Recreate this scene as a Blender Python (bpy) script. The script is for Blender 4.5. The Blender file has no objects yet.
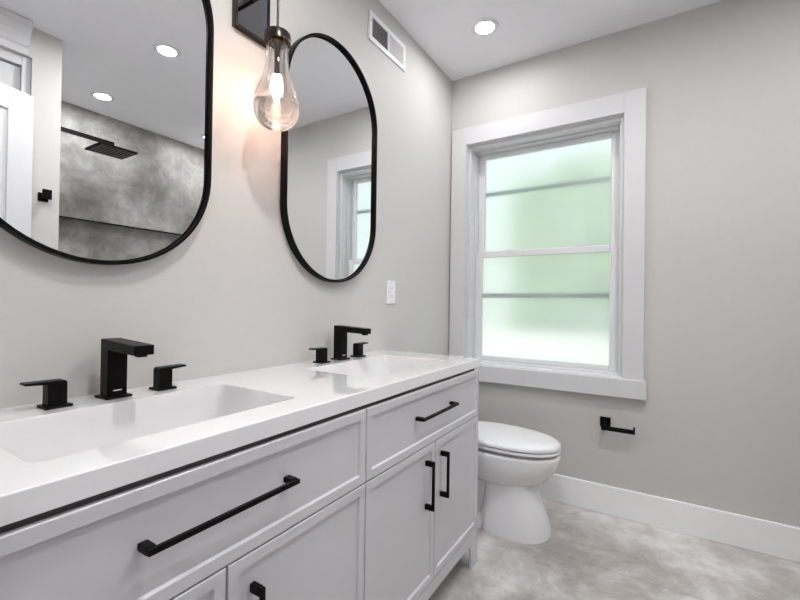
import bpy, bmesh, math, random
from mathutils import Vector, Matrix, noise
random.seed(7)
S = bpy.context.scene
COL = S.collection

# ------------------------------------------------------------------ camera
def set_camera():
    yaw, pit, rol, f = -0.5591, 0.008, 0.0137, 412.67
    fwd = Vector((math.sin(yaw)*math.cos(pit), math.cos(yaw)*math.cos(pit), math.sin(pit)))
    right = Vector((math.cos(yaw), -math.sin(yaw), 0)); up = right.cross(fwd)
    r = right*math.cos(rol) + up*math.sin(rol)
    u = -right*math.sin(rol) + up*math.cos(rol)
    m = Matrix(((r.x, u.x, -fwd.x, 1.2366), (r.y, u.y, -fwd.y, -2.6294), (r.z, u.z, -fwd.z, 1.1769), (0, 0, 0, 1)))
    cd = bpy.data.cameras.new('camera'); cd.sensor_width = 36; cd.lens = f/800*36
    cd.clip_start = 0.02
    c = bpy.data.objects.new('camera', cd); c.matrix_world = m; COL.objects.link(c); S.camera = c
set_camera()

# ------------------------------------------------------------------ world, sun, exposure
CAN_POWER = 380.0       # emission of the recessed lamps
BULB_POWER = 560.0
W = bpy.data.worlds.new('world'); S.world = W; W.use_nodes = True
bg = W.node_tree.nodes['Background']; bg.inputs[0].default_value = (0.86, 0.93, 1.0, 1); bg.inputs[1].default_value = .85
sd = bpy.data.lights.new('sun', 'SUN'); sd.energy = 2.2; sd.angle = 0.02; sd.color = (1, .97, .9)
sun = bpy.data.objects.new('sun', sd); sun.rotation_euler = (math.radians(-32), math.radians(38), 0); COL.objects.link(sun)
sun.rotation_euler = Vector((0.45, 0.75, -0.9)).to_track_quat('-Z', 'Y').to_euler()
S.view_settings.view_transform = 'Standard'; S.view_settings.look = 'None'
S.view_settings.gamma = 1; S.view_settings.use_curve_mapping = False
S.view_settings.exposure = 0.66
S.cycles.max_bounces = 10; S.cycles.diffuse_bounces = 6; S.cycles.transmission_bounces = 10
S.cycles.use_denoising = True; S.cycles.sample_clamp_indirect = 12

# ------------------------------------------------------------------ materials
def mat(name, col, rough=.5, metal=0, spec=.5, coat=0, emit=None, es=0, trans=0, ior=1.45):
    m = bpy.data.materials.new(name); m.use_nodes = True
    b = m.node_tree.nodes['Principled BSDF']
    b.inputs['Base Color'].default_value = (*col, 1); b.inputs['Roughness'].default_value = rough
    b.inputs['Metallic'].default_value = metal; b.inputs['Specular IOR Level'].default_value = spec
    b.inputs['Coat Weight'].default_value = coat; b.inputs['Coat Roughness'].default_value = .03
    b.inputs['Transmission Weight'].default_value = trans; b.inputs['IOR'].default_value = ior
    if emit: b.inputs['Emission Color'].default_value = (*emit, 1); b.inputs['Emission Strength'].default_value = es
    return m
def grain(m, scale=60, amt=.05, bump=.0, detail=4):
    """slight procedural variation of tone and surface"""
    nt = m.node_tree; b = nt.nodes['Principled BSDF']; c = b.inputs['Base Color'].default_value[:]
    tc = nt.nodes.new('ShaderNodeTexCoord'); n = nt.nodes.new('ShaderNodeTexNoise')
    n.inputs['Scale'].default_value = scale; n.inputs['Detail'].default_value = detail
    nt.links.new(tc.outputs['Object'], n.inputs['Vector'])
    r = nt.nodes.new('ShaderNodeValToRGB'); r.color_ramp.elements[0].position = .3; r.color_ramp.elements[1].position = .7
    r.color_ramp.elements[0].color = tuple(v*(1-amt) for v in c[:3])+(1,)
    r.color_ramp.elements[1].color = tuple(min(1, v*(1+amt)) for v in c[:3])+(1,)
    nt.links.new(n.outputs['Fac'], r.inputs['Fac']); nt.links.new(r.outputs['Color'], b.inputs['Base Color'])
    if bump:
        bu = nt.nodes.new('ShaderNodeBump'); bu.inputs['Strength'].default_value = bump; bu.inputs['Distance'].default_value = .002
        nt.links.new(n.outputs['Fac'], bu.inputs['Height']); nt.links.new(bu.outputs['Normal'], b.inputs['Normal'])
    return m
def concrete(name, dark, mid, light, sc, rough, joints, jw=.003, jcol=.8, offs=(0, 0, 0)):
    """cloudy cement tile; joints: list of (axis, [positions])"""
    m = bpy.data.materials.new(name); m.use_nodes = True; nt = m.node_tree; L = nt.links
    b = nt.nodes['Principled BSDF']; b.inputs['Roughness'].default_value = rough
    tc = nt.nodes.new('ShaderNodeTexCoord')
    mp = nt.nodes.new('ShaderNodeMapping'); mp.inputs['Location'].default_value = offs; L.new(tc.outputs['Object'], mp.inputs[0])
    def noi(s, d, dist, ro=.6):
        n = nt.nodes.new('ShaderNodeTexNoise'); n.inputs['Scale'].default_value = s; n.inputs['Detail'].default_value = d
        n.inputs['Distortion'].default_value = dist; n.inputs['Roughness'].default_value = ro
        L.new(mp.outputs[0], n.inputs['Vector']); return n.outputs['Fac']
    def mth(op, a, b_=None, c=None):
        n = nt.nodes.new('ShaderNodeMath'); n.operation = op
        for i, v in enumerate((a, b_, c)):
            if v is None: continue
            if isinstance(v, (int, float)): n.inputs[i].default_value = v
            else: L.new(v, n.inputs[i])
        return n.outputs[0]
    big = noi(sc, 6, .25, .62); fine = noi(sc*9, 8, .3, .7); patch = noi(sc*2.3, 10, .7, .72)
    v = mth('ADD', mth('MULTIPLY', big, .55), mth('ADD', mth('MULTIPLY', patch, .33), mth('MULTIPLY', fine, .12)))
    r = nt.nodes.new('ShaderNodeValToRGB'); e = r.color_ramp.elements
    e[0].position = .41; e[0].color = (*dark, 1); e[1].position = .59; e[1].color = (*light, 1)
    x = e.new(.5); x.color = (*mid, 1)
    L.new(v, r.inputs['Fac'])
    sep = nt.nodes.new('ShaderNodeSeparateXYZ'); L.new(tc.outputs['Object'], sep.inputs[0])
    line = None
    for ax, ps in joints:
        for p in ps:
            d = mth('LESS_THAN', mth('ABSOLUTE', mth('SUBTRACT', sep.outputs[ax], p)), jw)
            line = d if line is None else mth('MAXIMUM', line, d)
    col = r.outputs['Color']
    if line is not None:
        mx = nt.nodes.new('ShaderNodeMix'); mx.data_type = 'RGBA'; mx.blend_type = 'MULTIPLY'
        L.new(line, mx.inputs['Factor']); L.new(col, mx.inputs['A']); mx.inputs['B'].default_value = (jcol, jcol, jcol, 1)
        col = mx.outputs['Result']
    L.new(col, b.inputs['Base Color'])
    bu = nt.nodes.new('ShaderNodeBump'); bu.inputs['Strength'].default_value = .15; bu.inputs['Distance'].default_value = .002
    L.new(fine, bu.inputs['Height']); L.new(bu.outputs['Normal'], b.inputs['Normal'])
    return m

M = {}
M['wall'] = grain(mat('greige wall paint', (.585, .577, .562), .6, spec=.3), 35, .012, .05)
M['ceiling'] = grain(mat('ceiling paint', (.88, .88, .92), .7, spec=.2), 20, .01, .03)
M['trim'] = grain(mat('white trim paint', (.665, .665, .685), .35), 25, .01)
M['base'] = grain(mat('lightened baseboard paint', (.92, .92, .94), .3), 25, .01)  # trim white lightened to make up for weak light near the floor
M['cabinet'] = grain(mat('white lacquered cabinet', (.65, .65, .68), .32), 18, .01)
M['gap_shade'] = grain(mat('painted gap shade', (.10, .09, .085), .6), 30, .05)  # dark colour that paints shade into the gap below the countertop
M['quartz'] = grain(mat('white quartz', (.90, .90, .925), .012, coat=1), 90, .012)
M['sinkware'] = grain(mat('glossy white sink', (.75, .745, .76), .08, coat=.5), 60, .008)
M['ceramic'] = grain(mat('white ceramic', (.84, .84, .86), .06, coat=.5), 12, .005)
M['black'] = grain(mat('matte black metal', (.006, .005, .005), .36, spec=.1), 80, .1)
M['bronze'] = grain(mat('dark bronze', (.045, .037, .033), .28, metal=.9), 60, .1)
M['plate'] = grain(mat('polished dark plate', (.24, .24, .27), .05, metal=1), 40, .03)
M['mirror'] = grain(mat('silvered mirror', (.92, .94, .945), .0, metal=1), 5, .002)
M['vinyl'] = grain(mat('white vinyl', (.76, .77, .79), .3), 20, .01)
M['storm'] = grain(mat('grey aluminium bar', (.60, .70, .72), .5), 30, .05)
M['plastic'] = grain(mat('white plastic', (.82, .82, .84), .3), 30, .01)
M['slot'] = grain(mat('dark slot', (.03, .03, .03), .6), 30, .05)
M['duct_shade'] = grain(mat('dark duct', (.34, .33, .36), .7), 30, .05)  # grey for the duct, also painted shade on louvers and seat gap
M['chrome'] = grain(mat('chrome', (.7, .7, .72), .1, metal=1), 30, .02)
M['lamp'] = mat('lamp diffuser', (.9, .9, .9), .5, emit=(1, .99, .99), es=CAN_POWER)
M['lamp_dim'] = mat('dimmed lamp diffuser', (.9, .9, .9), .5, emit=(1, .99, .99), es=CAN_POWER*.36)
M['filament'] = mat('warm filament bulb', (1, .8, .6), .5, emit=(1, .56, .37), es=BULB_POWER)
M['leaf'] = grain(mat('hedge leaves', (.42, .60, .33), .6), 3, .25)
M['siding'] = grain(mat('pale siding', (.62, .66, .66), .7), 4, .05)
M['paving'] = grain(mat('pale paving', (.80, .79, .76), .8), 4, .06)
M['glass'] = mat('clear glass', (1, 1, 1), .0, trans=1, ior=1.47)
M['tile'] = concrete('cement shower tile', (.15, .143, .135), (.27, .262, .252), (.44, .432, .42), 1.5, .45,
                     [(1, [-1.047, -.326])], .0030, 1.15, (3.1, .4, 1.7))
M['floor'] = concrete('cement floor tile', (.36, .335, .315), (.52, .50, .48), (.74, .73, .715), 2.1, .33,
                      [(1, [-.556, -1.75]), (0, [-.6, 1.83])], .0024, .70, (0.3, 2.2, 0))
def clear_glass():
    nt = M['glass'].node_tree; b = nt.nodes['Principled BSDF']; o = nt.nodes['Material Output']
    t = nt.nodes.new('ShaderNodeBsdfTransparent'); m = nt.nodes.new('ShaderNodeMixShader'); m.inputs[0].default_value = .22
    nt.links.new(b.outputs[0], m.inputs[1]); nt.links.new(t.outputs[0], m.inputs[2]); nt.links.new(m.outputs[0], o.inputs['Surface'])
clear_glass()
def pane_material():
    m = bpy.data.materials.new('obscure glass'); m.use_nodes = True; nt = m.node_tree; L = nt.links
    for n in list(nt.nodes): nt.nodes.remove(n)
    o = nt.nodes.new('ShaderNodeOutputMaterial')
    g = nt.nodes.new('ShaderNodeBsdfRefraction'); g.inputs['Roughness'].default_value = .5; g.inputs['IOR'].default_value = 1.12
    g.inputs['Color'].default_value = (.97, 1, .98, 1)
    t = nt.nodes.new('ShaderNodeBsdfTranslucent'); t.inputs['Color'].default_value = (.93, .97, .95, 1)
    s = nt.nodes.new('ShaderNodeBsdfGlossy'); s.inputs['Roughness'].default_value = .25
    m1 = nt.nodes.new('ShaderNodeMixShader'); m1.inputs[0].default_value = .30
    m2 = nt.nodes.new('ShaderNodeMixShader'); m2.inputs[0].default_value = .05
    tc = nt.nodes.new('ShaderNodeTexCoord'); n = nt.nodes.new('ShaderNodeTexNoise'); n.inputs['Scale'].default_value = 90; n.inputs['Detail'].default_value = 3
    L.new(tc.outputs['Object'], n.inputs['Vector'])
    b = nt.nodes.new('ShaderNodeBump'); b.inputs['Strength'].default_value = .35; b.inputs['Distance'].default_value = .003
    L.new(n.outputs['Fac'], b.inputs['Height'])
    for x in (g, s): L.new(b.outputs['Normal'], x.inputs['Normal'])
    L.new(g.outputs[0], m1.inputs[1]); L.new(t.outputs[0], m1.inputs[2]); L.new(m1.outputs[0], m2.inputs[1]); L.new(s.outputs[0], m2.inputs[2])
    L.new(m2.outputs[0], o.inputs['Surface'])
    return m
M['pane'] = pane_material()

# ------------------------------------------------------------------ mesh helpers
class MB:
    def __init__(s): s.bm = bmesh.new()
    def box(s, x0, x1, y0, y1, z0, z1):
        v = [s.bm.verts.new((x, y, z)) for x in (x0, x1) for y in (y0, y1) for z in (z0, z1)]
        for f in ((0, 1, 3, 2), (4, 6, 7, 5), (0, 4, 5, 1), (2, 3, 7, 6), (0, 2, 6, 4), (1, 5, 7, 3)):
            s.bm.faces.new([v[i] for i in f])
        return s
    def loft(s, rings, cap0=True, cap1=True, closed=False):
        R = [[s.bm.verts.new(p) for p in r] for r in rings]; n = len(R[0])
        pairs = list(zip(R, R[1:])) + ([(R[-1], R[0])] if closed else [])
        for a, b in pairs:
            for i in range(n):
                s.bm.faces.new((a[i], a[(i+1) % n], b[(i+1) % n], b[i]))
        if not closed:
            if cap0: s.bm.faces.new(R[0][::-1])
            if cap1: s.bm.faces.new(R[-1])
        return s
    def lathe(s, prof, c=(0, 0, 0), n=32, axis='z', closed=False, cap0=True, cap1=True):
        rings = []
        for r, h in prof:
            ring = []
            for i in range(n):
                a = 2*math.pi*i/n; u, v = r*math.cos(a), r*math.sin(a)
                p = {'z': (u, v, h), 'x': (h, u, v), 'y': (v, h, u)}[axis]
                ring.append((c[0]+p[0], c[1]+p[1], c[2]+p[2]))
            rings.append(ring)
        return s.loft(rings, cap0, cap1, closed)
    def prism(s, pts, a, b, axis):
        """2-D outline extruded from a to b along axis"""
        def P(p, h): return {'x': (h, p[0], p[1]), 'y': (p[0], h, p[1]), 'z': (p[0], p[1], h)}[axis]
        return s.loft([[P(p, a) for p in pts], [P(p, b) for p in pts]])
    def build(s, name, m, parent=None, bevel=0, seg=2, smooth=None, off=None):
        bmesh.ops.recalc_face_normals(s.bm, faces=s.bm.faces)
        me = bpy.data.meshes.new(name)
        o = bpy.data.objects.new(name, me); COL.objects.link(o)
        if parent:
            o.parent = parent
            w = Vector((0, 0, 0)); q = parent
            while q: w += q.location; q = q.parent
            bmesh.ops.translate(s.bm, verts=s.bm.verts, vec=-w)
        if off: bmesh.ops.translate(s.bm, verts=s.bm.verts, vec=Vector(off))
        s.bm.to_mesh(me); s.bm.free(); me.materials.append(m)
        if bevel:
            b = o.modifiers.new('bevel', 'BEVEL'); b.width = bevel; b.segments = seg; b.limit_method = 'ANGLE'; b.angle_limit = math.radians(40)
        if smooth:
            for p in me.polygons: p.use_smooth = True
            me.set_sharp_from_angle(angle=math.radians(smooth))
        return o
def thing(name, label, cat, loc=(0, 0, 0), group=None):
    o = bpy.data.objects.new(name, None); COL.objects.link(o); o.location = loc; o.empty_display_size = .05
    o['label'] = label; o['category'] = cat
    if group: o['group'] = group
    return o
def tag(o, label, cat, group=None):
    o['label'] = label; o['category'] = cat
    if group: o['group'] = group
    return o
def struct(o, label=None):
    o['kind'] = 'structure'
    if label: o['label'] = label
    return o
def box(*a): return MB().box(*a)
def copy_tree(o, parent=None):
    c = o.copy(); COL.objects.link(c); c.parent = parent
    for ch in list(o.children): copy_tree(ch, c)
    return c
def rrect(x0, x1, y0, y1, r, n=6):
    pts = []
    for cx, cy, a0 in ((x1-r, y1-r, 0), (x0+r, y1-r, 90), (x0+r, y0+r, 180), (x1-r, y0+r, 270)):
        for i in range(n+1):
            a = math.radians(a0+90*i/n); pts.append((cx+r*math.cos(a), cy+r*math.sin(a)))
    return pts

H = 2.74; XR = 2.80; YB = -2.60; XP = 1.866
# ------------------------------------------------------------------ shell
struct(box(-.1, XR+.2, -5.0, .19, -.1, 0).build('floor', M['floor']), 'grey cement tile floor')
struct(box(-.1, XR+.2, -5.0, .19, H, H+.1).build('ceiling', M['ceiling']), 'flat white ceiling')
struct(box(-.1, 0, YB-.12, .19, 0, H).build('wall_left', M['wall']), 'greige wall behind the vanity')
WX0, WX1, WZ0, WZ1 = .118, 1.068, .775, 2.262
w = MB(); w.box(0, WX0, 0, .19, 0, H); w.box(WX1, XR+.2, 0, .19, 0, H); w.box(WX0, WX1, 0, .19, 0, WZ0); w.box(WX0, WX1, 0, .19, WZ1, H)
struct(w.build('wall_far', M['wall']), 'greige wall with the window')
# back wall with the doorway the picture is taken from, and the hallway behind it
w = MB(); w.box(0, .62, YB-.12, YB, 0, H); w.box(1.50, XR, YB-.12, YB, 0, H); w.box(.62, 1.50, YB-.12, YB, 2.28, H)
struct(w.build('wall_back', M['wall']), 'greige wall around the doorway')
w = MB(); w.box(-.1, 0, -5, YB-.12, 0, H); w.box(XR, XR+.1, -5, YB-.12, 0, H); w.box(0, XR, -5, -4.9, 0, H)
struct(w.build('wall_hall', M['wall']), 'greige hallway walls')
# tiled wall with its long niche
NY0, NY1, NZ0, NZ1, ND = -1.55, -.16, 1.36, 1.82, .10
w = MB(); w.box(XR, XR+.05, -1.63, 0, 0, NZ0); w.box(XR, XR+.05, -1.63, 0, NZ1, H)
w.box(XR, XR+.05, -1.63, NY0, NZ0, NZ1); w.box(XR, XR+.05, NY1, 0, NZ0, NZ1)
w.box(XR+.05, XR+ND, NY0-.02, NY1+.02, NZ0-.02, NZ0); w.box(XR+.05, XR+ND, NY0-.02, NY1+.02, NZ1, NZ1+.02)
w.box(XR+.05, XR+ND, NY0-.02, NY0, NZ0, NZ1); w.box(XR+.05, XR+ND, NY1, NY1+.02, NZ0, NZ1); w.box(XR+ND, XR+ND+.02, NY0-.02, NY1+.02, NZ0-.02, NZ1+.02)
wr = struct(w.build('wall_right', M['tile']), 'cement tiled shower wall')
w = MB(); e = .006
w.box(XR-.003, XR+.01, NY0-e, NY1+e, NZ1-.002, NZ1+e+.004); w.box(XR-.003, XR+.01, NY0-e, NY1+e, NZ0-e, NZ0+.002)
w.box(XR-.003, XR+.01, NY0-e, NY0+.002, NZ0+.002, NZ1-.002); w.box(XR-.003, XR+.01, NY1-.002, NY1+e, NZ0+.002, NZ1-.002)
struct(w.build('trim_1', M['black']), 'black edge around the shower niche')
struct(box(XR, XR+.1, YB-.12, -1.63, 0, H).build('wall_side', M['wall']))
# partition beside the shower, closet front beyond it
struct(box(XP, XR, -1.757, -1.618, 0, H).build('wall_partition', M['wall']), 'painted partition end beside the shower')
w = MB(); w.box(XP, XP+.1, -2.60, -1.757, 2.56, H)
struct(w.build('wall_closet', M['wall']))
dr = struct(box(XP+.045, XP+.08, -2.58, -1.7975, .01, 2.50).build('door_2', M['trim'], bevel=.003), 'tall white closet door')
w = MB(); w.box(XP+.02, XP+.1, -1.797, -1.757, 0, 2.56); w.box(XP+.02, XP+.1, -2.6, -1.797, 2.505, 2.56); w.build('door_frame', M['trim'], dr, bevel=.003)
w = MB()
prof = [(0, 2.56), (.012, 2.56), (.012, 2.60), (.022, 2.61), (.028, 2.63), (.040, 2.66), (.060, 2.69), (.068, 2.70), (.068, 2.735), (0, 2.735)]
w.prism([(XP-a, b) for a, b in prof], -2.598, -1.777, 'y')
struct(w.build('trim_2', M['trim']), 'white crown moulding above the closet door')
# baseboards
def base(name, x0, x1, y0, y1, lab):
    return struct(box(x0, x1, y0, y1, 0, .16).build(name, M['base'], bevel=.004), lab)
base('baseboard_far', 0, XP, -.016, 0, 'tall white baseboard under the window')
base('baseboard_left', 0, .016, -.815, -.016, 'white baseboard behind the toilet')

# ------------------------------------------------------------------ window
win = bpy.data.objects.new('window_1', None); COL.objects.link(win); win.location = (.593, 0, WZ0); struct(win, 'double hung window with obscure glass')
co = .012; cx1 = 1.173; cz1 = 2.378
w = MB(); w.box(co, WX0, -.02, 0, .775, cz1); w.box(WX1, cx1, -.02, 0, .775, cz1); w.box(WX0, WX1, -.02, 0, WZ1, cz1)
w.build('casing', M['trim'], win, bevel=.0025)
box(co, 1.186, -.048, 0, .673, .775).build('window_sill', M['trim'], win, bevel=.003)
# jamb liner with a stepped moulding
w = MB(); J = .004
for a0, a1, y0, y1 in ((0, J, 0, .19), (J, .022, .022, .19), (.022, .032, .085, .19)):
    w.box(WX0+a0, WX0+a1, y0, y1, WZ0, WZ1); w.box(WX1-a1, WX1-a0, y0, y1, WZ0, WZ1)
    w.box(WX0+a1, WX1-a1, y0, y1, WZ1-a1, WZ1-a0)
w.build('jamb', M['trim'], win, bevel=.004, seg=3)
w = MB(); w.box(WX0+J, WX1-J, -.015, .19, WZ0, WZ0+.006); w.box(WX0+.022, WX1-.022, .06, .19, WZ0+.006, WZ0+.018)
w.build('sill_track', M['vinyl'], win, bevel=.002)
FX0, FX1 = WX0+.032, WX1-.032
def sash(y0, y1, z0, z1, st, rt, rb, gz):
    w = MB(); w.box(FX0, FX0+st, y0, y1, z0, z1); w.box(FX1-st, FX1, y0, y1, z0, z1)
    w.box(FX0+st, FX1-st, y0, y1, z0, z0+rb); w.box(FX0+st, FX1-st, y0, y1, z1-rt, z1)
    s = w.build('sash', M['vinyl'], win, bevel=.004, seg=2)
    ym = (y0+y1)/2
    box(FX0+st-.003, FX1-st+.003, ym-.003, ym+.003, z0+rb-.003, z1-rt+.003).build('window_pane', M['pane'], s)
    return s
up = sash(.143, .173, 1.515, WZ1-.032, .046, .034, .034, 0)
lo = sash(.105, .135, WZ0+.018, 1.543, .046, .042, .030, 0)
lk = MB(); lk.box(.36, .41, .109, .131, 1.543, 1.552); lk.box(.80, .85, .109, .131, 1.543, 1.552); lk.build('sash_lock', M['vinyl'], lo, bevel=.003)
# bars of the storm panes right outside the glass
box(FX0, FX1, .164, .176, 1.935, 1.965).build('storm_bar', M['storm'], up, bevel=.002)
w = MB(); w.box(FX0, FX1, .126, .138, 1.222, 1.240); b1 = w.build('storm_bar', M['vinyl'], lo, bevel=.002)
box(FX0, FX1, .128, .138, 1.2405, 1.253).build('storm_gasket', M['storm'], b1)

# ------------------------------------------------------------------ outdoors
struct(box(-6, 8, .20, 12, -.6, -.5).build('ground', M['paving']), 'pale paved yard outside')
tag(box(-4, 5, 2.6, 2.68, -.5, .84).build('garden_wall', M['paving']), 'low pale garden wall outside the window', 'wall')
tag(box(-3.4, -.55, 3.6, 6, -.5, 3.4).build('neighbour_house', M['siding']), 'pale house side seen blurred through the left of the window', 'house')
def hedge():
    bm = bmesh.new(); rnd = random.Random(3)
    for i in range(6500):
        x = rnd.uniform(-.5, 2.6); z = rnd.uniform(.3, 2.95+.2*math.sin(x*3)); y = 3.1+rnd.uniform(-.22, .25)
        s_ = rnd.uniform(.05, .10)
        q = Matrix.Rotation(rnd.uniform(0, 6.28), 3, 'Z') @ Matrix.Rotation(rnd.uniform(-1, 1), 3, 'X')
        pts = [q @ Vector(p) for p in ((-s_, 0, 0), (0, s_*.3, -s_*.5), (s_, 0, 0), (0, s_*.3, s_*.5))]
        bm.faces.new([bm.verts.new(Vector((x, y, z))+p) for p in pts])
    me = bpy.data.meshes.new('hedge'); bm.to_mesh(me); bm.free(); me.materials.append(M['leaf'])
    o = bpy.data.objects.new('hedge', me); COL.objects.link(o)
    tag(o, 'green leafy hedge seen blurred through the obscure window glass', 'hedge'); o['kind'] = 'stuff'
hedge()

# ------------------------------------------------------------------ vanity
VX = .5449; VY0, VY1 = -2.565, -.834; VM = -1.691
van = thing('vanity_cabinet', 'long white shaker double vanity cabinet with black bar pulls', 'cabinet', (.27, VM, 0))
w = MB()
w.box(.0, .532, VY0, VY0+.018, .15, .866); w.box(.0, .532, VY1-.018, VY1, .15, .866); w.box(.0, .520, VM-.009, VM+.009, .168, .866)
w.box(.0, .520, VY0+.018, VY1-.018, .15, .168); w.box(.0, .010, VY0+.018, VY1-.018, .168, .870)
w.box(.500, .520, VY0+.018, VY1-.018, .655, .690)
w.box(.480, .500, VY0+.004, VY1-.004, .830, .8905); w.box(.0, .012, VY0+.004, VY1-.004, .870, .8905)
w.box(.012, .480, VY0+.004, VY0+.016, .870, .8905); w.box(.012, .480, VY1-.016, VY1-.004, .870, .8905)
body = w.build('body', M['cabinet'], van, bevel=.0015)
box(.5205, .5300, VY0+.004, VY1-.022, .8665, .8903).build('painted_gap_shadow', M['gap_shade'], van)  # dark strip painting the shade under the countertop edge
# apron with feet cut out at its ends
def foot_outline():
    a, b = VY0, VY1
    return [(a, 0), (a+.062, 0), (a+.075, .095), (a+.098, .113), (b-.098, .113), (b-.070, .095), (b-.060, 0), (b, 0), (b, .163), (a, .163)]
MB().prism(foot_outline(), .5322, .5435, 'x').build('apron', M['cabinet'], van, bevel=.002)
for y0, y1 in ((VY0, VY0+.05), (VY1-.05, VY1)):
    box(.0, .05, y0, y1, 0, .15).build('leg', M['cabinet'], van, bevel=.002)
for y0, y1 in ((VY0, VY0+.02), (VY1-.02, VY1)):
    box(.05, .532, y0, y1, .08, .15).build('side_rail', M['cabinet'], van, bevel=.002)
def shaker(name, y0, y1, z0, z1, fr=.028, dep=.007, ch=.0032):
    """overlay front with a recessed panel, facing +x"""
    w = MB(); bm = w.bm; xb = .5335
    def ring(x, i): return [bm.verts.new((x, a, b)) for a, b in ((y0+i, z0+i), (y1-i, z0+i), (y1-i, z1-i), (y0+i, z1-i))]
    c = .0016
    R = [ring(xb, 0), ring(VX-c, 0), ring(VX, c), ring(VX, fr-ch), ring(VX-dep, fr), ]
    for a, b in zip(R, R[1:]):
        for i in range(4): bm.faces.new((a[i], a[(i+1) % 4], b[(i+1) % 4], b[i]))
    bm.faces.new(R[0][::-1]); bm.faces.new(R[-1])
    return w.build(name, M['cabinet'], van)
def pull(parent, c, length, horiz):
    """square bar pull: flat bar on two blocks"""
    w = MB(); h = length/2; t = .0050; x0, x1 = VX-.0068, .574
    y, z = c
    if horiz:
        w.box(x1-.009, x1, y-h, y+h, z-t, z+t)
        for s_ in (-1, 1): w.box(x0, x1-.009, y+s_*(h-.008)-.008, y+s_*(h-.008)+.008, z-t-.001, z+t+.001)
    else:
        w.box(x1-.009, x1, y-t, y+t, z-h, z+h)
        for s_ in (-1, 1): w.box(x0, x1-.009, y-t-.001, y+t+.001, z+s_*(h-.009)-.009, z+s_*(h-.009)+.009)
    return w.build('handle', M['black'], parent, bevel=.0012)
G = .0024
for a, b, mid, py, pl in ((VM+G, VY1-.001, -1.264, -1.262, .286), (VY0+.001, VM-G, -2.130, -2.131, .318)):
    d = shaker('drawer', a, b, .6735, .8785)
    pull(d, (py, .784), pl, True)
    for y0, y1, s_ in ((a, mid-G, -1), (mid+G, b, 1)):
        d = shaker('door', y0, y1, .168, .6695)
        left = mid < -2
        pull(d, (mid+s_*(.063 if left else .060), .518 if left else .532), .172, False)

# countertop with two rectangular cut-outs
CX, CY0, CY1, CZ = .5449, -2.565, -.8185, .9305; CT = .0397
top = box(.0, CX, CY0, CY1, CZ-CT, CZ).build('countertop', M['quartz'])
tag(top, 'thick white quartz countertop with two rectangular sink cut-outs', 'countertop')
SX0, SX1 = .135, .452; SH = .268
sinks = (-2.131, -1.262)
cut = MB()
for cy in sinks: cut.prism(rrect(SX0, SX1, cy-SH, cy+SH, .022), CZ-.1, CZ+.1, 'z')
co_ = cut.build('cutter', M['quartz'])
bv = top.modifiers.new('bevel', 'BEVEL'); bv.width = .0025; bv.segments = 3; bv.limit_method = 'ANGLE'; bv.angle_limit = math.radians(50)
bo = top.modifiers.new('cut', 'BOOLEAN'); bo.object = co_; bo.operation = 'DIFFERENCE'; bo.solver = 'EXACT'
bpy.context.view_layer.update()
nm = bpy.data.meshes.new_from_object(top.evaluated_get(bpy.context.evaluated_depsgraph_get()))
top.modifiers.clear(); top.data = nm; bpy.data.objects.remove(co_)
def sink(cy, lab):
    t = thing('sink', lab, 'sink', (.29, cy, .79))
    def rg(i, z, r): return [(x, y, z) for x, y in rrect(SX0+.0002+i, SX1-.0002-i, cy-SH+.0002+i*1.3, cy+SH-.0002-i*1.3, r)]
    zt = CZ
    rings = [rg(0, zt-.0001, .0218), rg(.0015, zt-.0004, .0215), rg(.0030, zt-.003, .021), rg(.008, zt-.040, .022), rg(.018, zt-.105, .028), rg(.026, zt-.122, .034), rg(.045, zt-.130, .04), rg(.12, zt-.134, .03)]
    w = MB(); w.loft(rings, cap0=False, cap1=True)
    w.loft([rings[0], rg(0, zt-.045, .0218), rg(.002, zt-.11, .028), rg(.02, zt-.138, .034), rg(.12, zt-.140, .03)], cap0=False, cap1=True)
    bmesh.ops.remove_doubles(w.bm, verts=w.bm.verts, dist=.00005)
    w.build('basin', M['sinkware'], t, smooth=35)
    MB().lathe([(.022, -.003), (.024, 0), (.022, .003), (.015, .004), (.0, .0045)], (.29, cy, zt-.1335), 24, cap1=False).build('drain', M['black'], t, smooth=40)
sink(sinks[0], 'rectangular white sink basin in front of the near faucet')
sink(sinks[1], 'rectangular white sink basin at the window end of the countertop')

# ------------------------------------------------------------------ faucets
def faucet():
    z = CZ
    t = thing('faucet', '', 'faucet', (.067, 0, z))
    sp = MB()
    prof = [(.047, z+.005), (.087, z+.005), (.087, z+.121), (.214, z+.116), (.214, z+.139), (.047, z+.147)]
    sp.prism(prof, -.0225, .0225, 'y'); s_ = sp.build('spout', M['black'], t, bevel=.0015)
    box(.190, .208, -.010, .010, z+.111, z+.118).build('aerator', M['black'], s_, bevel=.001)
    box(.0872, .0876, -.010, .010, z+.0175, z+.0205).build('badge', M['chrome'], s_)
    MB().prism(rrect(.037, .099, -.031, .031, .003), z+.0, z+.0055, 'z').build('base_plate', M['black'], t, bevel=.001)
    for d in (-1, 1):
        h = bpy.data.objects.new('handle', None); COL.objects.link(h); h.parent = t; h.location = (0, d*.121, 0)
        cy = d*.121
        pts = [(cy-.0180*d, z+.005), (cy+.0180*d, z+.005), (cy+.0180*d, z+.0535), (cy+.058*d, z+.0565), (cy+.058*d, z+.0615), (cy-.0125*d, z+.0605), (cy-.0165*d, z+.058), (cy-.0180*d, z+.0535)]
        MB().prism(pts, .054, .086, 'x').build('lever', M['black'], h, bevel=.001)
        MB().prism(rrect(.045, .097, cy-.026, cy+.026, .003), z, z+.0055, 'z').build('escutcheon', M['black'], h, bevel=.001)
    return t
f1 = faucet(); f1.location.y = -2.124
f1['label'] = 'matte black square faucet under the near mirror that reflects the shower'
f1['group'] = 'widespread faucets on the vanity'
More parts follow.
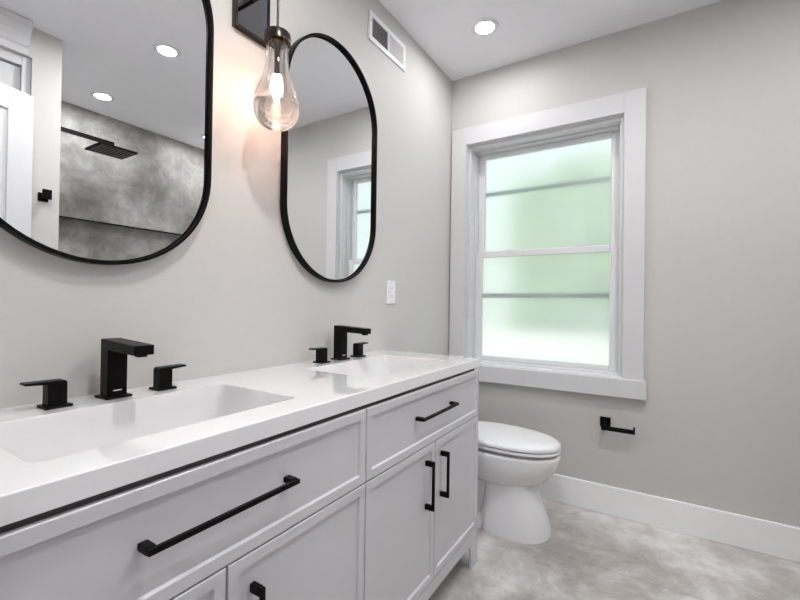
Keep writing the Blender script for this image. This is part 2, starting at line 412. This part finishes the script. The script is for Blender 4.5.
f2 = copy_tree(f1); f2.location.y = -1.243
f2['label'] = 'matte black square faucet at the window end, under the far pill-shaped mirror'

# ------------------------------------------------------------------ mirrors
def pill(cy, cz, hw, hh, n=40):
    pts = []
    for i in range(n+1): a = math.pi*i/n; pts.append((cy+hw*math.cos(a), cz+(hh-hw)+hw*math.sin(a)))
    for i in range(n+1): a = math.pi+math.pi*i/n; pts.append((cy+hw*math.cos(a), cz-(hh-hw)+hw*math.sin(a)))
    return pts
def mirror(cy, lab):
    cz = 1.7965; hw, hh = .297, .5305
    t = thing('mirror', lab, 'mirror', (0, cy, cz), 'pill-shaped wall mirrors')
    def P(d, x): return [(x, a, b) for a, b in pill(cy, cz, hw-d, hh-d)]
    w = MB(); w.loft([P(0, .002), P(0, .0325), P(.001, .0335), P(.0072, .0335), P(.0082, .0325), P(.0082, .018), P(.0120, .018), P(.0120, .002)], closed=True)
    w.build('frame', M['black'], t, smooth=30)
    w = MB(); w.loft([P(.0075, .006), P(.0075, .0179)]); w.build('mirror_glass', M['mirror'], t)
mirror(-2.139, 'black framed pill-shaped mirror nearest the camera, reflecting the shower')
mirror(-1.238, 'black framed pill-shaped mirror nearer the window, reflecting the window trim')

# ------------------------------------------------------------------ sconce
def sconce():
    cy = -1.683; cx = .144
    t = thing('wall_sconce', 'dark wall sconce with clear glass teardrop shade between the mirrors', 'sconce', (0, cy, 2.2))
    w = MB()
    y0, y1, z0, z1 = cy-.0725, cy+.0725, 2.112, 2.292; fr = .009
    w.loft([[(x, a, b) for a, b in ((y0+i, z0+i), (y1-i, z0+i), (y1-i, z1-i), (y0+i, z1-i))] for x, i in ((.0, 0), (.019, 0), (.020, .001), (.020, fr), (.017, fr), (.0, fr))], closed=True)
    bp = w.build('back_plate', M['bronze'], t)
    box(.001, .0165, y0+fr, y1-fr, z0+fr, z1-fr).build('plate_face', M['plate'], bp)
    az = 2.245
    box(.0165, cx+.008, cy-.008, cy+.008, az-.008, az+.008).build('arm', M['bronze'], t, bevel=.001)
    MB().lathe([(.0042, 2.098), (.0042, az-.008)], (cx, cy, 0), 16).build('rod', M['bronze'], t, smooth=40)
    MB().lathe([(.0415, 2.046), (.0435, 2.046), (.0435, 2.074), (.041, 2.078), (.010, 2.081), (.006, 2.094), (.0, 2.095)][::-1] + [(.0, 2.0745), (.0405, 2.0735)][::1],
               (cx, cy, 0), 40, closed=True).build('collar', M['bronze'], t, smooth=40)
    MB().lathe([(.0, 1.99), (.009, 1.99), (.009, 1.922), (.0, 1.922)][::-1] , (cx, cy, 0), 24, cap0=False, cap1=False).build('socket', M['bronze'], t, smooth=40)
    MB().lathe([(.0, 2.074), (.021, 2.074), (.021, 2.045), (.012, 2.036), (.009, 1.99), (.0, 1.99)], (cx, cy, 0), 24, cap0=False, cap1=False).build('lamp_holder', M['bronze'], t, smooth=40)
    # teardrop: hollow neck, solid lower third
    zb = 1.752; R = .0745; zc = zb+R*.96
    outer = []
    for i in range(14):
        a = -math.pi/2+math.pi*.5*i/13; outer.append((R*math.cos(a), zc+R*.96*math.sin(a)))
    outer[0] = (.0006, zb)
    T_ = [(0, .0745), (.10, .0735), (.18, .0695), (.28, .0615), (.38, .0515), (.50, .0435), (.62, .0385), (.75, .0355), (1, .0345)]
    def neck(z):
        u = min(1, max(0, (z-zc)/(2.066-zc)))
        for (a, p), (b, q) in zip(T_, T_[1:]):
            if u <= b: return p+(q-p)*(u-a)/(b-a)
        return .0345
    for i in range(1, 19): z = zc+(2.066-zc)*i/18; outer.append((neck(z), z))
    inner = [(max(.003, neck(z)-.0035), z) for z in [2.066-(2.066-1.842)*i/16 for i in range(17)]]
    inner += [(inner[-1][0]-.006, 1.835), (inner[-1][0]*.6, 1.829), (.0006, 1.827)]
    w = MB(); w.lathe(outer+inner, (cx, cy, 0), 56, cap0=True, cap1=True)
    w.build('glass_shade', M['glass'], t, smooth=60)
    MB().lathe([(.0005, 1.850), (.006, 1.852), (.011, 1.862), (.0125, 1.876), (.0115, 1.895), (.009, 1.912), (.007, 1.922)], (cx, cy, 0), 24).build('bulb', M['filament'], t, smooth=50)
sconce()

# ------------------------------------------------------------------ ceiling lamps
def ceiling_light(x, y, lab, lamp='lamp'):
    t = thing('ceiling_light', lab, 'ceiling light', (x, y, H), 'recessed ceiling lights')
    MB().lathe([(.050, -.0005), (.050, -.006), (.056, -.008), (.076, -.004), (.078, -.0005)], (x, y, H), 48, closed=True).build('trim_ring', M['plastic'], t, smooth=50)
    MB().lathe([(.0497, -.0008), (.0497, -.0048), (.0, -.0052)], (x, y, H), 40, cap1=False).build('diffuser', M[lamp], t)
ceiling_light(.398, -.426, 'round white recessed ceiling light in the corner above the toilet', 'lamp_dim')
ceiling_light(1.418, -1.234, 'round recessed ceiling light highest in the near mirror reflection')
ceiling_light(2.435, -1.172, 'round recessed ceiling light above the shower head, in the near mirror', 'lamp_dim')
ceiling_light(2.455, -.265, 'round recessed ceiling light at the right rim of the near mirror', 'lamp_dim')
ceiling_light(.85, -2.05, 'added fill lamp, unseen, in the ceiling near the doorway')  # unseen lamp, added to brighten the room
ceiling_light(1.25, -3.9, 'added fill lamp, unseen, in the hallway ceiling')  # unseen lamp, added for fill through the doorway

# ------------------------------------------------------------------ vent, outlet
def vent():
    y0, y1, z0, z1 = -.987, -.640, 2.494, 2.642
    t = thing('air_vent', 'white wall air register high beside the far mirror', 'vent', (0, (y0+y1)/2, z0))
    w = MB(); b = .026; ym = (y0+y1)/2; m_ = .006
    w.box(.0005, .008, y0, y1, z0, z0+b); w.box(.0005, .008, y0, y1, z1-b, z1)
    w.box(.0005, .008, y0, y0+b, z0+b, z1-b); w.box(.0005, .008, y1-b, y1, z0+b, z1-b); w.box(.0005, .008, ym-m_, ym+m_, z0+b, z1-b)
    w.build('frame', M['plastic'], t, bevel=.002)
    box(.0003, .0012, y0+b, y1-b, z0+b, z1-b).build('duct_backing', M['duct_shade'], t)
    for side, (a, c) in enumerate(((y0+b, ym-m_), (ym+m_, y1-b))):
        n = 11; w = MB(); ps = (c-a)/n
        for i in range(n):
            yc = a+ps*(i+.5); d = .0035 if side else -.0035
            w.prism([(.0015, yc-d), (.0022, yc-d+.0006), (.0082, yc+d+.0006), (.0075, yc+d)], z0+b, z1-b, 'z')
        w.build('louver_bank', M['plastic'] if side else M['duct_shade'], t)  # left bank coloured grey to paint its fins as shaded
    for yy, zz in ((y0+.011, z1-.05), (y1-.011, z0+.05)):
        MB().lathe([(.0035, .0078), (.0035, .0092), (.0, .0096)], (0, yy, zz), 14, 'x', cap1=False).build('screw', M['chrome'], t)
vent()
def outlet():
    y0, y1, z0, z1 = -.792, -.712, 1.174, 1.300; yc = (y0+y1)/2; zc = (z0+z1)/2
    t = thing('wall_outlet', 'white rectangular wall outlet right of the far mirror', 'outlet', (0, yc, zc))
    box(.0, .006, y0, y1, z0, z1).build('cover_plate', M['plastic'], t, bevel=.002)
    r = box(.006, .0085, yc-.0165, yc+.0165, zc-.034, zc+.034).build('receptacle', M['plastic'], t, bevel=.001)
    for s_ in (-1, 1):
        for k in (-1, 1): box(.0084, .0088, yc+k*.006-.001, yc+k*.006+.001, zc+s_*.021-.004, zc+s_*.021+.004).build('slot', M['slot'], r)
    for k in (-.005, .005): box(.0084, .0096, yc+k-.004, yc+k+.004, zc-.004, zc+.004).build('test_button', M['plastic'], r)
    for zz in (z0+.012, z1-.012): MB().lathe([(.003, .0059), (.003, .0068), (.0, .007)], (0, yc, zz), 12, 'x', cap1=False).build('screw', M['chrome'], t)
outlet()

# ------------------------------------------------------------------ toilet paper holder
def holder():
    t = thing('toilet_paper_holder', 'empty matte black toilet paper holder below the window', 'paper holder', (.987, 0, .52))
    box(.959, 1.013, -.010, 0, .488, .545).build('back_plate', M['black'], t, bevel=.0015)
    w = MB(); w.box(.970, .992, -.052, -.010, .486, .508); w.box(.970, 1.136, -.066, -.052, .485, .508); w.box(1.127, 1.136, -.066, -.052, .508, .524)
    w.build('arm', M['black'], t, bevel=.001)
    MB().lathe([(.003, -.0095), (.003, -.0115), (.0, -.012)], (.984, 0, .518), 12, 'y', cap1=False).build('set_screw', M['chrome'], t)
holder()

# ------------------------------------------------------------------ toilet
def toilet():
    cy = -.413
    t = thing('toilet', 'white elongated toilet with closed lid between vanity and window wall', 'toilet', (.40, cy, 0))
    def egg(x0, x1, hw, z, n=48, back=.35, sq=2.0, dz=None):
        """elongated outline; widest point sits 'back' of the way from the tank end"""
        xm = x0+(x1-x0)*back; pts = []
        for i in range(n):
            a = 2*math.pi*i/n; c, s_ = math.cos(a), math.sin(a)
            e = 2/sq
            cx_ = math.copysign(abs(c)**e, c); sy = math.copysign(abs(s_)**e, s_)
            x = xm+(x1-xm)*cx_ if c >= 0 else xm+(xm-x0)*cx_
            pts.append((x, cy+hw*sy, z if dz is None else z+dz(x)))
        return pts
    # bowl
    w = MB()
    rings = [egg(.36, .665, .100, .232, back=.5), egg(.33, .708, .120, .240, back=.48), egg(.295, .752, .150, .270, back=.45), egg(.268, .790, .172, .315, back=.43),
             egg(.250, .814, .184, .360, back=.43), egg(.245, .824, .188, .395, back=.43), egg(.245, .824, .188, .408, back=.43), egg(.250, .818, .183, .4150, back=.43)]
    w.loft(rings)
    bowl = w.build('bowl', M['ceramic'], t, smooth=60)
    # pedestal: front column flaring to the floor, narrower trapway running back to the wall
    w = MB()
    w.loft([egg(.40, .780, .165, .0, back=.45, sq=2.5), egg(.40, .777, .164, .018, back=.45, sq=2.5), egg(.415, .762, .152, .06, back=.45, sq=2.6),
            egg(.430, .742, .138, .12, back=.45, sq=2.7), egg(.440, .720, .127, .18, back=.45, sq=2.7), egg(.444, .708, .124, .23, back=.45, sq=2.7), egg(.44, .700, .122, .27, back=.45, sq=2.5)])
    w.build('pedestal', M['ceramic'], t, smooth=60)
    w = MB()
    w.loft([egg(.06, .52, .155, .0, sq=3.4, back=.5), egg(.06, .52, .152, .04, sq=3.4, back=.5), egg(.07, .50, .100, .075, sq=3, back=.5),
            egg(.08, .50, .085, .14, sq=3, back=.5), egg(.06, .50, .095, .24, sq=3, back=.5), egg(.03, .50, .135, .32, sq=3.4, back=.5), egg(.03, .40, .165, .39, sq=4, back=.5), egg(.03, .38, .17, .412, sq=4, back=.5)])
    w.build('trapway', M['ceramic'], t, smooth=60)
    for yy in (cy-.118, cy+.118): MB().lathe([(.012, .05), (.012, .062), (.008, .070), (.0, .072)], (.30, yy, 0), 16, cap1=False).build('bolt_cap', M['plastic'], t, smooth=50)
    # seat and lid
    def tl(pts): return [(x, y, z+.014*max(0, (.82-x)/.56)) for x, y, z in pts]
    K = dict(back=.45, sq=2.2)
    MB().loft([tl(egg(.266, .814, .180, .4145, **K)), tl(egg(.266, .814, .180, .4265, **K))]).build('seat_gap_shade', M['duct_shade'], t)  # grey ring added to paint the shade line between bowl and seat
    w = MB(); w.loft([tl(p) for p in (egg(.262, .815, .182, .4260, **K), egg(.256, .822, .189, .4285, **K), egg(.256, .822, .189, .437, **K), egg(.262, .817, .184, .440, **K))])
    w.build('seat', M['plastic'], t, smooth=50)
    w = MB()
    w.loft([tl(p) for p in (egg(.262, .812, .181, .4445, **K), egg(.254, .821, .190, .449, **K), egg(.254, .821, .190, .459, **K), egg(.260, .814, .184, .4665, **K),
            egg(.28, .79, .164, .4705, **K), egg(.33, .70, .11, .4735, back=.44), egg(.40, .58, .045, .4745, back=.44))])
    lid = w.build('lid', M['plastic'], t, smooth=50)
    for yy in (cy-.075, cy+.075): MB().lathe([(.012, -.022), (.013, -.018), (.013, .018), (.012, .022)], (.243, yy, .442), 18, 'y').build('hinge', M['plastic'], t, smooth=50)
    def rb(x0, x1, hy, z, r): return [(x, y, z) for x, y in rrect(x0, x1, cy-hy, cy+hy, r)]
    w = MB(); w.loft([rb(.03, .19, .17, .405, .03), rb(.025, .198, .185, .44, .03), rb(.02, .205, .197, .735, .03)])
    w.build('tank', M['ceramic'], t, smooth=50)
    w = MB(); w.loft([rb(.017, .210, .203, .736, .03), rb(.014, .214, .207, .742, .03), rb(.014, .214, .207, .758, .03), rb(.020, .208, .201, .764, .03)])
    w.build('tank_lid', M['ceramic'], t, smooth=50)
    w = MB(); w.lathe([(.011, .204), (.011, .216), (.0, .218)], (0, cy-.14, .685), 16, 'x', cap1=False); w.box(.212, .219, cy-.146, cy-.075, .680, .690)
    w.build('flush_lever', M['chrome'], t, bevel=.001)
toilet()

# ------------------------------------------------------------------ shower head, hook, door leaf
def shower():
    t = thing('shower_head', 'matte black square rain shower head on a long wall arm', 'shower head', (2.20, -1.618, 2.31))
    w = MB(); w.box(2.176, 2.204, -1.614, -1.195, 2.300, 2.324); w.box(2.178, 2.202, -1.219, -1.195, 2.266, 2.300); w.build('arm', M['black'], t, bevel=.001)
    box(2.162, 2.218, -1.618, -1.610, 2.284, 2.340).build('flange', M['black'], t, bevel=.001)
    hd = box(2.068, 2.312, -1.329, -1.085, 2.254, 2.266).build('spray_plate', M['black'], t, bevel=.001)
    w = MB()
    for i in range(9):
        y = -1.329+.0244*(i+1); w.box(2.080, 2.300, y-.0042, y+.0042, 2.2515, 2.2542)
    w.build('nozzle_row', grain(mat('rubber nozzle strip', (.16, .16, .16), .6), 30, .05), hd)
shower()
def hook():
    t = thing('robe_hook', 'matte black square robe hook on the partition end', 'hook', (XP, -1.69, 1.77))
    box(XP-.008, XP, -1.720, -1.672, 1.745, 1.795).build('back_plate', M['black'], t, bevel=.001)
    w = MB(); w.box(XP-.04, XP-.008, -1.700, -1.680, 1.760, 1.780); w.box(XP-.048, XP-.040, -1.712, -1.668, 1.755, 1.812); w.build('peg', M['black'], t, bevel=.001)
hook()
def leaf():
    d = bpy.data.objects.new('door_1', None); COL.objects.link(d); d.location = (1.43, -2.575, 0)
    struct(d, 'white panelled door standing open into the room')
    Wd, Hd, T = .79, 2.254, .035
    # local: x along the leaf, y thickness
    w = MB(); st = .115
    zs = (.01, .22, 1.00, 1.12, Hd-.115)
    bm = w.bm
    w.box(0, st, 0, T, .01, Hd); w.box(Wd-st, Wd, 0, T, .01, Hd)
    for z0, z1 in ((.01, .22), (1.00, 1.12), (Hd-.115, Hd)): w.box(st, Wd-st, 0, T, z0, z1)
    l = w.build('leaf', M['trim'], None, bevel=.002); l.parent = d
    w = MB()
    for z0, z1 in ((.22, 1.00), (1.12, Hd-.115)): w.box(st, Wd-st, .010, T-.010, z0, z1)
    p = w.build('panel', M['trim'], None); p.parent = d
    for s_ in (0, 1):
        k = MB().lathe([(.024, 0), (.024, .006), (.010, .010), (.009, .030), (.024, .040), (.027, .052), (.020, .062), (.0, .064)], (0, 0, 0), 24, 'y', cap1=False).build('door_knob', M['black'], None, smooth=50)
        k.parent = d; k.location = (Wd-.07, T if s_ else 0, 1.0); k.rotation_euler = (0, 0, 0 if s_ else math.pi)
    for z in (.3, 1.12, 1.95):
        h = MB().lathe([(.006, z), (.006, z+.09)], (-.004, T/2, 0), 12).build('hinge', M['black'], None); h.parent = d
    d.rotation_euler = (0, 0, math.radians(90-17.7))
leaf()
